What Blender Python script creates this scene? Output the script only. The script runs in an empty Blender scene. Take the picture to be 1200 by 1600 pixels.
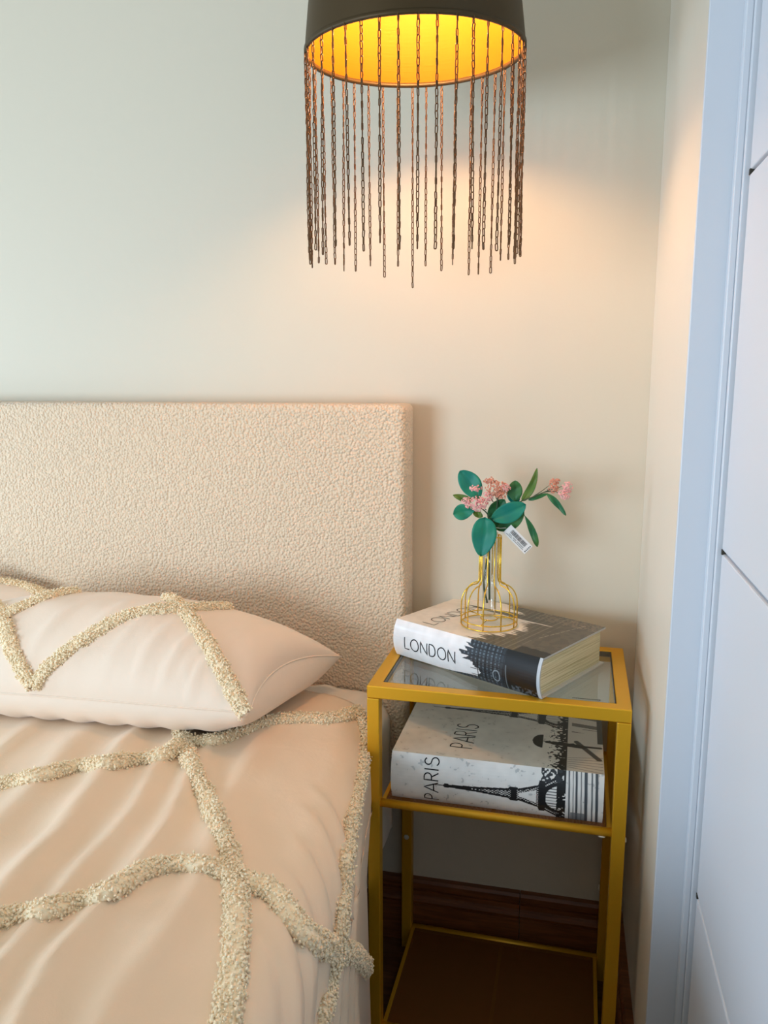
import bpy, math, random
import numpy as np
from mathutils import Vector, Matrix, noise
from mathutils.bvhtree import BVHTree
random.seed(7); rng = np.random.default_rng(7)
S = bpy.context.scene
col = S.collection
R = math.radians

# ------------------------------------------------------------ camera
CAM = Vector((0.28900, -1.41471, 0.48265))
CF = Vector((-0.22110873, 0.95964545, -0.17375712))
CR = Vector((0.97460383, 0.22390753, -0.00357727))
CU = Vector((-0.03547261+0.0, 0.17013532, 0.98478204))
CU = CR.cross(CF).normalized()
FPX = 1221.05
cd = bpy.data.cameras.new('camera'); co = bpy.data.objects.new('camera', cd); col.objects.link(co)
cd.sensor_fit = 'HORIZONTAL'; cd.sensor_width = 36; cd.lens = 36 * FPX / 1200; cd.clip_start = .02
co.matrix_world = Matrix(((CR.x, CU.x, -CF.x, CAM.x), (CR.y, CU.y, -CF.y, CAM.y), (CR.z, CU.z, -CF.z, CAM.z), (0, 0, 0, 1)))
S.camera = co

# ------------------------------------------------------------ world, daylight, exposure
w = bpy.data.worlds.new('world'); S.world = w; w.use_nodes = True
bg = w.node_tree.nodes['Background']; bg.inputs[0].default_value = (.90, .96, 1.0, 1); bg.inputs[1].default_value = .25
def area(name, loc, target, sx, sy, power, color):
    l = bpy.data.lights.new(name, 'AREA'); l.shape = 'RECTANGLE'; l.size = sx; l.size_y = sy; l.energy = power; l.color = color
    o = bpy.data.objects.new(name, l); col.objects.link(o); o.location = loc
    o.rotation_euler = (Vector(target) - Vector(loc)).to_track_quat('-Z', 'Y').to_euler(); return o
area('window_daylight', (-1.9, -3.1, .30), (.25, -.2, -.05), 1.4, 1.2, 92, (.70, .85, 1.0))
area('bedside_window_daylight', (-2.4, -.75, .30), (.4, -.55, 0), .8, 1.0, 27, (.58, .78, 1.0))
S.view_settings.view_transform = 'Standard'; S.view_settings.look = 'None'
S.view_settings.gamma = 1; S.view_settings.use_curve_mapping = False; S.view_settings.exposure = -0.13

# ------------------------------------------------------------ helpers
def lin(c):
    return tuple(((x/255)/12.92 if x/255 <= .04045 else ((x/255+.055)/1.055)**2.4) for x in c) + (1,)
def at(px, py, **k):
    d = CF + CR*((px-600)/FPX) - CU*((py-800)/FPX)
    (a, v), = k.items(); i = 'xyz'.index(a)
    return CAM + d*((v-CAM[i])/d[i])
def raydir(px, py): return (CF + CR*((px-600)/FPX) - CU*((py-800)/FPX)).normalized()

def link(name, me, mat=None, parent=None, smooth=False):
    o = bpy.data.objects.new(name, me); col.objects.link(o)
    if mat: me.materials.append(mat)
    if parent: o.parent = parent
    if smooth: me.polygons.foreach_set('use_smooth', [True]*len(me.polygons))
    return o
def mesh(name, V, F, mat=None, parent=None, smooth=False):
    me = bpy.data.meshes.new(name); me.from_pydata([tuple(v) for v in V], [], F); me.update()
    return link(name, me, mat, parent, smooth)
def npmesh(name, V, F, mat=None, parent=None, smooth=True):
    """V (n,3) array, F (m,k) array, k = 3 or 4"""
    me = bpy.data.meshes.new(name); V = np.asarray(V, np.float32); F = np.asarray(F, np.int32)
    me.vertices.add(len(V)); me.vertices.foreach_set('co', V.ravel())
    k = F.shape[1]; me.loops.add(F.size); me.loops.foreach_set('vertex_index', F.ravel())
    me.polygons.add(len(F)); me.polygons.foreach_set('loop_start', np.arange(0, F.size, k, dtype=np.int32))
    me.update(calc_edges=True); me.validate()
    return link(name, me, mat, parent, smooth)
def tag(o, label=None, cat=None, group=None, kind=None):
    if label: o['label'] = label
    if cat: o['category'] = cat
    if group: o['group'] = group
    if kind: o['kind'] = kind
    return o
def empty(name, loc=(0, 0, 0), rz=0):
    o = bpy.data.objects.new(name, None); col.objects.link(o); o.location = loc; o.rotation_euler = (0, 0, rz); o.empty_display_size = .05
    return o
class MB:
    def __init__(s): s.V = []; s.F = []
    def add(s, V, F):
        n = len(s.V); s.V += [tuple(v) for v in V]; s.F += [tuple(i+n for i in f) for f in F]
    def box(s, a, b):
        x0, y0, z0 = a; x1, y1, z1 = b
        s.add([(x0,y0,z0),(x1,y0,z0),(x1,y1,z0),(x0,y1,z0),(x0,y0,z1),(x1,y0,z1),(x1,y1,z1),(x0,y1,z1)],
              [(0,3,2,1),(4,5,6,7),(0,1,5,4),(1,2,6,5),(2,3,7,6),(3,0,4,7)])
    def tube(s, pts, r, n=8, closed=False, caps=True):
        pts = [Vector(p) for p in pts]; m = len(pts); rs = r if isinstance(r, (list, tuple)) else [r]*m
        T = []
        for i in range(m):
            a = pts[(i-1) % m] if (closed or i > 0) else pts[0]; b = pts[(i+1) % m] if (closed or i < m-1) else pts[-1]
            T.append((b-a).normalized())
        N = T[0].orthogonal().normalized(); V = []; 
        for i in range(m):
            N = (N - T[i]*N.dot(T[i])).normalized(); B = T[i].cross(N)
            for k in range(n):
                a = 2*math.pi*k/n; V.append(pts[i] + (N*math.cos(a) + B*math.sin(a))*rs[i])
        F = []
        for i in range(m if closed else m-1):
            j = (i+1) % m
            for k in range(n):
                F.append((i*n+k, i*n+(k+1) % n, j*n+(k+1) % n, j*n+k))
        if caps and not closed:
            F.append(tuple(range(n))[::-1]); F.append(tuple((m-1)*n+k for k in range(n)))
        s.add(V, F)
    def lathe(s, prof, n=48, c=(0, 0, 0), close=False):
        V = []; F = []; m = len(prof)
        for (r, z) in prof:
            for k in range(n):
                a = 2*math.pi*k/n; V.append((c[0]+r*math.cos(a), c[1]+r*math.sin(a), c[2]+z))
        for i in range(m if close else m-1):
            j = (i+1) % m
            for k in range(n): F.append((i*n+k, i*n+(k+1) % n, j*n+(k+1) % n, j*n+k))
        s.add(V, F)
    def build(s, name, mat=None, parent=None, smooth=False, bevel=0):
        o = mesh(name, s.V, s.F, mat, parent, smooth)
        if bevel:
            b = o.modifiers.new('bevel', 'BEVEL'); b.width = bevel; b.segments = 2; b.limit_method = 'ANGLE'
        return o

# ------------------------------------------------------------ materials
def mat(name, color, rough=.6, metal=0, coat=0, sheen=0, spec=.5):
    m = bpy.data.materials.new(name); m.use_nodes = True; b = m.node_tree.nodes['Principled BSDF']
    b.inputs['Base Color'].default_value = color if len(color) == 4 else (*color, 1)
    b.inputs['Roughness'].default_value = rough; b.inputs['Metallic'].default_value = metal
    b.inputs['Coat Weight'].default_value = coat; b.inputs['Sheen Weight'].default_value = sheen
    b.inputs['Specular IOR Level'].default_value = spec
    return m
def N(m, t, **k):
    n = m.node_tree.nodes.new(t)
    for a, v in k.items(): setattr(n, a, v)
    return n
def L(m, a, b): m.node_tree.links.new(a, b)
def bsdf(m): return m.node_tree.nodes['Principled BSDF']
def objco(m, scale=(1, 1, 1)):
    t = N(m, 'ShaderNodeTexCoord'); mp = N(m, 'ShaderNodeMapping'); mp.inputs['Scale'].default_value = scale
    L(m, t.outputs['Object'], mp.inputs[0]); return mp.outputs[0]
def bump(m, height, strength=.5, dist=.002):
    b = N(m, 'ShaderNodeBump'); b.inputs['Strength'].default_value = strength; b.inputs['Distance'].default_value = dist
    L(m, height, b.inputs['Height']); L(m, b.outputs[0], bsdf(m).inputs['Normal']); return b
def noise_tex(m, co, scale, detail=3, rough=.5, dist=0):
    n = N(m, 'ShaderNodeTexNoise'); n.inputs['Scale'].default_value = scale; n.inputs['Detail'].default_value = detail
    n.inputs['Roughness'].default_value = rough; n.inputs['Distortion'].default_value = dist; L(m, co, n.inputs['Vector']); return n.outputs['Fac']
def ramp(m, fac, stops):
    r = N(m, 'ShaderNodeValToRGB'); e = r.color_ramp.elements
    e[0].position, e[0].color = stops[0]; e[1].position, e[1].color = stops[-1]
    for p, c in stops[1:-1]:
        x = e.new(p); x.color = c
    L(m, fac, r.inputs[0]); return r.outputs[0]

# plaster paint
M_wall = mat('wall_paint', lin((213, 204, 184)), .55, spec=.35)
c = objco(M_wall); bump(M_wall, noise_tex(M_wall, c, 60, 4), .12, .003)
M_wall2 = mat('glossy_wall_paint', lin((220, 212, 196)), .42, spec=.4)
c = objco(M_wall2); bump(M_wall2, noise_tex(M_wall2, c, 30, 3), .10, .004)
M_white = mat('white_lacquer', lin((204, 208, 214)), .38, spec=.4)
c = objco(M_white); bump(M_white, noise_tex(M_white, c, 8, 2), .05, .004)
M_ceil = mat('ceiling_paint', lin((220, 218, 205)), .8)
M_bwood = mat('baseboard_wood', lin((120, 66, 34)), .42)
c = objco(M_bwood, (3, 40, 40)); f = noise_tex(M_bwood, c, 4, 6, .6, .4)
L(M_bwood, ramp(M_bwood, f, [(.3, lin((92, 48, 24))), (.7, lin((138, 80, 42)))]), bsdf(M_bwood).inputs['Base Color']); bump(M_bwood, f, .2, .001)
M_floor = mat('floor_wood', lin((95, 60, 38)), .45)
c = objco(M_floor, (2, 14, 14)); f = noise_tex(M_floor, c, 5, 6, .6, .4)
L(M_floor, ramp(M_floor, f, [(.3, lin((70, 42, 25))), (.7, lin((120, 80, 50)))]), bsdf(M_floor).inputs['Base Color'])
# gold painted metal
M_gold = mat('gold_painted_metal', lin((224, 170, 36)), .38, metal=.45)
c = objco(M_gold); bump(M_gold, noise_tex(M_gold, c, 900, 2), .06, .0005)
M_wire = mat('polished_gold_wire', lin((232, 190, 70)), .25, metal=.75)
# perforated sheet: regular row of small see-through holes
M_mesh = mat('perforated_gold_sheet', lin((140, 84, 34)), .5, metal=.3)
co_ = objco(M_mesh, (1, 1, 1)); sx = N(M_mesh, 'ShaderNodeSeparateXYZ'); L(M_mesh, co_, sx.inputs[0])
def wavehole(out, ph):
    a = N(M_mesh, 'ShaderNodeMath', operation='MULTIPLY'); a.inputs[1].default_value = 2*math.pi/.0042; L(M_mesh, out, a.inputs[0])
    s_ = N(M_mesh, 'ShaderNodeMath', operation='SINE'); L(M_mesh, a.outputs[0], s_.inputs[0]); return s_.outputs[0]
ad = N(M_mesh, 'ShaderNodeMath', operation='ADD'); L(M_mesh, sx.outputs[0], ad.inputs[0]); L(M_mesh, sx.outputs[1], ad.inputs[1])
sb = N(M_mesh, 'ShaderNodeMath', operation='SUBTRACT'); L(M_mesh, sx.outputs[0], sb.inputs[0]); L(M_mesh, sx.outputs[1], sb.inputs[1])
ml = N(M_mesh, 'ShaderNodeMath', operation='MULTIPLY'); L(M_mesh, wavehole(ad.outputs[0], 0), ml.inputs[0]); L(M_mesh, wavehole(sb.outputs[0], 0), ml.inputs[1])
gt = N(M_mesh, 'ShaderNodeMath', operation='LESS_THAN'); gt.inputs[1].default_value = .38; L(M_mesh, ml.outputs[0], gt.inputs[0])
L(M_mesh, gt.outputs[0], bsdf(M_mesh).inputs['Alpha'])
def thin_glass(name, tint):
    m = bpy.data.materials.new(name); m.use_nodes = True; nt = m.node_tree; nt.nodes.remove(nt.nodes['Principled BSDF'])
    tr = nt.nodes.new('ShaderNodeBsdfTransparent'); tr.inputs[0].default_value = tint
    gl = nt.nodes.new('ShaderNodeBsdfGlossy'); gl.inputs['Roughness'].default_value = .02
    lw = nt.nodes.new('ShaderNodeLayerWeight'); pw = nt.nodes.new('ShaderNodeMath'); pw.operation = 'POWER'; pw.inputs[1].default_value = 4
    nt.links.new(lw.outputs['Facing'], pw.inputs[0]); fr = nt.nodes.new('ShaderNodeMath'); fr.operation = 'MULTIPLY_ADD'; fr.inputs[1].default_value = .8; fr.inputs[2].default_value = .04; nt.links.new(pw.outputs[0], fr.inputs[0])
    mx = nt.nodes.new('ShaderNodeMixShader')
    nt.links.new(fr.outputs[0], mx.inputs[0]); nt.links.new(tr.outputs[0], mx.inputs[1]); nt.links.new(gl.outputs[0], mx.inputs[2])
    nt.links.new(mx.outputs[0], nt.nodes['Material Output'].inputs[0]); return m
M_glass = thin_glass('clear_glass', (.96, .985, .97, 1)); M_tubeglass = thin_glass('vase_tube_glass', (.95, .96, .96, 1))
M_dark = mat('dark_gap_seal', (.03, .025, .015), .6)
M_cap = mat('white_plastic_cap', lin((225, 220, 205)), .4)
# fabrics
def fabric(name, c0, sc=700, st=.15, sheen=.25, rough=.75):
    m = mat(name, lin(c0), rough, sheen=sheen, spec=.3)
    co = objco(m); a = noise_tex(m, co, sc, 2); b = noise_tex(m, co, 14, 4, .6, .5)
    mx = N(m, 'ShaderNodeMath', operation='MULTIPLY_ADD'); mx.inputs[1].default_value = .12; L(m, a, mx.inputs[0]); L(m, b, mx.inputs[2])
    bump(m, mx.outputs[0], st, .006); return m
M_duvet = fabric('beige_cotton', (240, 214, 184), st=.22, rough=.46)
M_pillow = fabric('pale_beige_cotton', (240, 219, 197), st=.16, rough=.55)
M_sheet = fabric('white_cotton', (238, 228, 212), st=.2)
M_fringe = mat('cream_chenille', lin((250, 226, 186)), .9, sheen=.5)
c = objco(M_fringe); f = noise_tex(M_fringe, c, 220, 2); L(M_fringe, ramp(M_fringe, f, [(.3, lin((248, 220, 178))), (.7, lin((255, 242, 210)))]), bsdf(M_fringe).inputs['Base Color'])
M_boucle = mat('boucle_fabric', lin((228, 203, 172)), .92, sheen=.5)
c = objco(M_boucle)
nz = N(M_boucle, 'ShaderNodeTexNoise'); nz.inputs['Scale'].default_value = 120; nz.inputs['Detail'].default_value = 2; L(M_boucle, c, nz.inputs['Vector'])
mixv = N(M_boucle, 'ShaderNodeMix', data_type='VECTOR'); mixv.inputs[0].default_value = .0
va = N(M_boucle, 'ShaderNodeVectorMath', operation='MULTIPLY_ADD'); va.inputs[1].default_value = (.004, .004, .004)
L(M_boucle, nz.outputs['Color'], va.inputs[0]); L(M_boucle, c, va.inputs[2])
vo = N(M_boucle, 'ShaderNodeTexVoronoi', feature='SMOOTH_F1'); vo.inputs['Scale'].default_value = 205; vo.inputs['Smoothness'].default_value = .25
L(M_boucle, va.outputs[0], vo.inputs['Vector'])
inv = N(M_boucle, 'ShaderNodeMath', operation='SUBTRACT'); inv.inputs[0].default_value = 1; L(M_boucle, vo.outputs['Distance'], inv.inputs[1])
bump(M_boucle, inv.outputs[0], .75, .005)
# print material: flat printed colours carried by the mesh
def printmat(name, rough, coat):
    m = mat(name, (.8, .8, .8), rough, coat=coat, spec=.4); a = N(m, 'ShaderNodeAttribute'); a.attribute_name = 'print'
    L(m, a.outputs['Color'], bsdf(m).inputs['Base Color']); bsdf(m).inputs['Coat Roughness'].default_value = .12; return m
M_print = printmat('glossy_printed_cover', .5, .35)
M_ink = mat('black_ink', (.006, .006, .008), .5, spec=.2)
M_cover = mat('plain_cover_board', lin((205, 200, 190)), .5)
M_pages = mat('cream_pages', lin((222, 214, 180)), .8)
c = objco(M_pages, (1.5, 1.5, 160)); f = noise_tex(M_pages, c, 4, 3, .6)
L(M_pages, ramp(M_pages, f, [(.3, lin((170, 160, 112))), (.5, lin((222, 214, 178))), (.8, lin((236, 230, 204)))]), bsdf(M_pages).inputs['Base Color']); bump(M_pages, f, .5, .0015)
# lamp
M_shade_out = mat('dark_bronze_shade', lin((72, 56, 30)), .5, metal=.5)
M_shade_in = mat('gold_leaf_lining', (.29, .105, .004), .6, metal=0, spec=.1)
c = objco(M_shade_in, (1, 1, 60)); f = noise_tex(M_shade_in, c, 5, 3); bump(M_shade_in, f, .15, .002)
M_chain = mat('antique_brass_chain', lin((100, 70, 40)), .42, metal=.6)
M_bulb = bpy.data.materials.new('lit_bulb'); M_bulb.use_nodes = True
e_ = N(M_bulb, 'ShaderNodeEmission'); e_.inputs[0].default_value = (1, .60, .29, 1); e_.inputs[1].default_value = 200
L(M_bulb, e_.outputs[0], M_bulb.node_tree.nodes['Material Output'].inputs[0])
M_black = mat('black_plastic', (.02, .02, .02), .5)
# plant
def leafmat(name, a, b):
    m = mat(name, lin(a), .5, spec=.4); co = objco(m); f = noise_tex(m, co, 28, 2)
    L(m, ramp(m, f, [(.35, lin(a)), (.7, lin(b))]), bsdf(m).inputs['Base Color']); return m
M_teal = leafmat('teal_leaf', (12, 118, 104), (30, 132, 96))
M_green = leafmat('green_leaf', (36, 100, 62), (62, 116, 52))
M_olive = leafmat('olive_leaf', (96, 116, 40), (60, 110, 48))
M_stem = mat('dark_green_stem', lin((62, 78, 52)), .6)
M_pink = leafmat('pink_petals', (244, 190, 184), (236, 160, 158))
M_peach = leafmat('dusty_peach_petals', (224, 160, 132), (204, 126, 100))
M_paper = mat('white_tag_paper', lin((226, 224, 220)), .6)

# ------------------------------------------------------------ room shell
FZ = -.66; CZ = 1.85; XW = .4285; YE = -.415
def struct(o): o['kind'] = 'structure'; return o
b = MB(); b.box((-3.2, 0, FZ-.1), (XW+.12, .12, CZ)); struct(b.build('wall_back', M_wall))
b = MB(); b.box((XW, YE, FZ-.1), (XW+.12, 0, CZ)); o = b.build('wall_right', M_wall2, bevel=.0015); struct(o)
b = MB(); b.box((-3.2, -4.2, FZ-.1), (1.6, 0, FZ)); struct(b.build('floor', M_floor))
b = MB(); b.box((-3.2, -4.2, CZ), (1.6, .12, CZ+.1)); struct(b.build('ceiling', M_ceil))
# door reveal, jamb strip, sliding door
b = MB(); b.box((XW-.001, YE-.006, FZ), (XW+.05, YE, CZ)); struct(b.build('trim_1', M_white, bevel=.001))
b = MB(); b.box((.4630, YE-.020, FZ), (.4705, YE-.006, CZ)); b.box((.4705, YE-.026, FZ), (.485, YE-.006, CZ)); struct(b.build('trim_2', M_white, bevel=.0012))
door = struct(empty('door_1', (.476, YE-.03, FZ)))
zs = [FZ+.01, -.178, .274, .698, 1.15, 1.80]
for i in range(5):
    g = .0022
    b = MB(); b.box((0, -.95, zs[i]+g-FZ), (.03, 0, zs[i+1]-g-FZ)); b.build('door_panel', M_white, door, bevel=.0022)
b = MB(); b.box((.006, -.95, .01), (.028, 0, 2.46)); b.build('door_core', M_white, door)
b = MB()
for z in zs[1:-1]: b.box((-.0006, -.004, z-FZ-.003), (.004, .001, z-FZ+.003))
b.build('groove_end', M_dark, door)
# baseboards with a moulded ledge, in pieces
def board_profile(x0, x1):
    P = [(0, -.522), (-.012, -.522), (-.016, -.527), (-.016, -.540), (-.012, -.546), (-.012, -.556), (-.017, -.560), (-.019, -.566), (-.017, -.572), (-.014, -.575), (-.014, FZ), (0, FZ)]
    n = len(P); V = [(x0, y, z) for y, z in P] + [(x1, y, z) for y, z in P]
    F = [(i, (i+1) % n, n+(i+1) % n, n+i) for i in range(n)] + [tuple(range(n))[::-1], tuple(range(n, 2*n))]
    return V, F
bb = struct(empty('baseboard_back'))
for x0, x1 in ((-2.2, -.9), (-.8985, .236), (.2375, XW)):
    V, F = board_profile(x0, x1); mesh('board', V, F, M_bwood, bb)
V, F = board_profile(.02, -YE)
V = [(XW+y, -x, z) for x, y, z in V]; struct(mesh('baseboard_right', V, [f[::-1] for f in F], M_bwood))

# ------------------------------------------------------------ bed
bed = empty('bed', (-.72, -.08, FZ))
tag(bed, 'bed with tall beige boucle headboard against the wall', 'bed')
def rounded_box(x0, x1, y0, y1, z0, z1, r):
    import bmesh
    bm = bmesh.new(); bmesh.ops.create_cube(bm, size=1)
    for v in bm.verts: v.co = Vector((x0+(v.co.x+.5)*(x1-x0), y0+(v.co.y+.5)*(y1-y0), z0+(v.co.z+.5)*(z1-z0)))
    bmesh.ops.bevel(bm, geom=bm.edges[:], offset=r, segments=5, profile=.6, affect='EDGES')
    me = bpy.data.meshes.new('m'); bm.to_mesh(me); bm.free(); return me
off = Vector((.72, .08, -FZ))
me = rounded_box(-1.50, .0205, -.084, -.002, -.232, .431, .014)
for v in me.vertices: v.co += off
link('headboard', me, M_boucle, bed, True)
me = rounded_box(-1.42, -.07, -2.05, -.09, -.56, -.345, .02)
for v in me.vertices: v.co += off
link('bed_base', me, M_boucle, bed, True)
for (x, y) in ((-1.36, -.2), (-.13, -.2), (-1.36, -1.95), (-.13, -1.95)):
    b = MB(); b.lathe([(.0, FZ), (.02, FZ), (.026, -.56), (0, -.56)], 16, (x, y, 0)); o = b.build('bed_leg', M_black, bed, True)
    for v in o.data.vertices: v.co += off

def fbm(x, y, z=0, o=3): return noise.fractal(Vector((x, y, z)), .7, 2.0, o)
# mattress under a white fitted sheet
def topz(x, y, base=-.088, edge=.0):
    d = max(0, edge - x); return base - .022*math.exp(-(d/.07)**1.5)
def bed_surface(ymin, ymax, ny, xs, r, ztop, zbot, rx=-1.38, extra=None, ns=120):
    """cross section: flat top, rounded shoulder at the right, straight side; returns grid"""
    V = []
    for j in range(ny+1):
        y = ymax + (ymin-ymax)*j/ny; X = xs(y); row = []
        Lt = (X-r) - rx; La = r*math.pi/2; Ls = ztop - r - zbot; T = Lt+La+Ls
        for i in range(ns+1):
            # finer sampling near the shoulder
            u = i/ns; s = T*(1-(1-u)**1.6)
            if s < Lt: p = Vector((rx+s, y, ztop)); n = Vector((0, 0, 1))
            elif s < Lt+La:
                a = (s-Lt)/r; p = Vector((X-r+r*math.sin(a), y, ztop-r+r*math.cos(a))); n = Vector((math.sin(a), 0, math.cos(a)))
            else:
                q = s-Lt-La; p = Vector((X+q*.02, y, ztop-r-q)); n = Vector((1, 0, .04))
            if extra: p = extra(p, n, y, s-Lt)
            row.append(p)
        V.append(row)
    return V
def grid_obj(name, rows, mt, parent=None, thick=0):
    ny = len(rows); nx = len(rows[0]); V = [p for r in rows for p in r]
    F = [(j*nx+i, (j+1)*nx+i, (j+1)*nx+i+1, j*nx+i+1) for j in range(ny-1) for i in range(nx-1)]
    o = mesh(name, V, F, mt, parent, True)
    if thick:
        m = o.modifiers.new('solid', 'SOLIDIFY'); m.thickness = thick; m.offset = -1
    return o
def ex_sheet(p, n, y, q):
    p = p.copy(); p.z -= .018*math.exp(-((-p.x)/.06)**2) if p.x < 0 else 0
    a = .004*fbm(p.x*9+3, y*5, p.z*6) + .004*max(0, math.sin(p.x*60+8*y+3*fbm(p.x*4, y*4)))*(1 if q < .02 else .4)
    back = min(1, (-.088-y)/.02); back = max(0, back)
    p += n*a
    if y > -.10: p.z -= .006*(1-back)
    return p
rows = bed_surface(-2.0, -.088, 110, lambda y: -.006, .045, -.088, -.34, extra=ex_sheet)
# closing rear and bottom
mt_ = grid_obj('mattress', rows, M_sheet, thick=.006)
tag(mt_, 'mattress in a white fitted sheet, its corner showing beside the gold table', 'mattress')
b = MB(); b.box((-1.37, -1.99, -.335), (-.035, -.095, -.105)); b.build('mattress_core', M_sheet, mt_, bevel=.02)

# duvet
def xs_d(y):
    t = min(1, max(0, (-.2-y)/.25)); t2 = max(0, (-.45-y))
    return -.006 + .034*t + .085*min(t2, .35)
def ridge(d, w): return math.exp(-(d/w)**2)
def ex_duvet(p, n, y, q):
    p = p.copy(); x = p.x
    sh = min(1, max(0, (q+.02)/.10))          # 0 on top, 1 on the side
    h = .0
    if p.z > -.2: p.z -= .016*math.exp(-(max(0, .0-x)/.09)**2)
    # long soft pulls running down the bed
    wob = .05*fbm(x*2.2, y*1.6, 1.3)
    u = x + .10*(y+.35) + wob
    top = 1-sh
    for (c0, w_, am) in ((-.335, .020, .015), (-.262, .014, .011), (-.205, .012, .010), (-.43, .026, .011), (-.53, .018, .009), (-.13, .018, .007), (-.64, .025, .012), (-.8, .03, .010)):
        h += top*am*ridge(u-c0, w_)*min(1, max(0, (-.33-y)/.12))
    h += top*.006*(fbm(x*4, y*4, 5)+.4)
    # drape folds on the side: diagonal, growing downward
    ph = 85*(y + .75*q) + 6*fbm(y*3, p.z*2, 2)
    grow = min(1, max(0, (-.13-p.z)/.22))
    h += sh*(.0052 + .0060*grow)*(math.sin(ph) + .4*math.sin(2.1*ph+1))*min(1, max(0, (-.33-y)/.12))
    p += n*h
    return p
rows = bed_surface(-1.75, -.176, 230, xs_d, .062, -.078, -.60, extra=ex_duvet, ns=200)
# trim the upper corner: head edge slants forward as it runs down the side
nx = len(rows[0])
for i in range(nx):
    p = rows[0][i]
    zz = max(0, -.10 - p.z)
    y0 = -.165 - .03*math.sin(p.x*7) - min(.20, 1.15*zz)
    for j in range(len(rows)):
        t = j/(len(rows)-1); f_ = (1-t)**3
        rows[j][i] = rows[j][i] + Vector((xs_d(min(-.165, rows[j][i].y + (y0+.165)*f_)) - xs_d(rows[j][i].y) if zz > 0 else 0, (y0+.165)*f_, 0))
duvet = grid_obj('duvet', rows, M_duvet, thick=.008)
tag(duvet, 'pale beige duvet with cream chenille diamond pattern spread over the bed', 'duvet')

# chenille strips: laid on a surface through points seen on it
ico_t = (1+5**.5)/2
ICO = np.array([(-1,ico_t,0),(1,ico_t,0),(-1,-ico_t,0),(1,-ico_t,0),(0,-1,ico_t),(0,1,ico_t),(0,-1,-ico_t),(0,1,-ico_t),(ico_t,0,-1),(ico_t,0,1),(-ico_t,0,-1),(-ico_t,0,1)], float); ICO /= np.linalg.norm(ICO[0])
ICF = np.array([(0,11,5),(0,5,1),(0,1,7),(0,7,10),(0,10,11),(1,5,9),(5,11,4),(11,10,2),(10,7,6),(7,1,8),(3,9,4),(3,4,2),(3,2,6),(3,6,8),(3,8,9),(4,9,5),(2,4,11),(6,2,10),(8,6,7),(9,8,1)])
def catmull(P, step):
    P = [Vector(p) for p in P]; P = [2*P[0]-P[1]] + P + [2*P[-1]-P[-2]]; out = []
    for i in range(1, len(P)-2):
        a, b_, c_, d_ = P[i-1:i+3]; n = max(2, int((c_-b_).length/step))
        for k in range(n):
            t = k/n; out.append(.5*((2*b_)+(c_-a)*t+(2*a-5*b_+4*c_-d_)*t*t+(3*b_-a-3*c_+d_)*t**3))
    out.append(P[-2]); return out
def surf_path(bvh, px):
    pts = catmull([(x, y, 0) for x, y in px], 6); out = []
    for q in pts:
        h = bvh.ray_cast(CAM, raydir(q.x, q.y))
        if h[0] is not None: out.append((h[0], h[1] if h[1].dot(CAM-h[0]) > 0 else -h[1]))
    return out
def bvh_of(o):
    return BVHTree.FromPolygons([o.matrix_world @ v.co for v in o.data.vertices], [tuple(p.vertices) for p in o.data.polygons])
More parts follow.
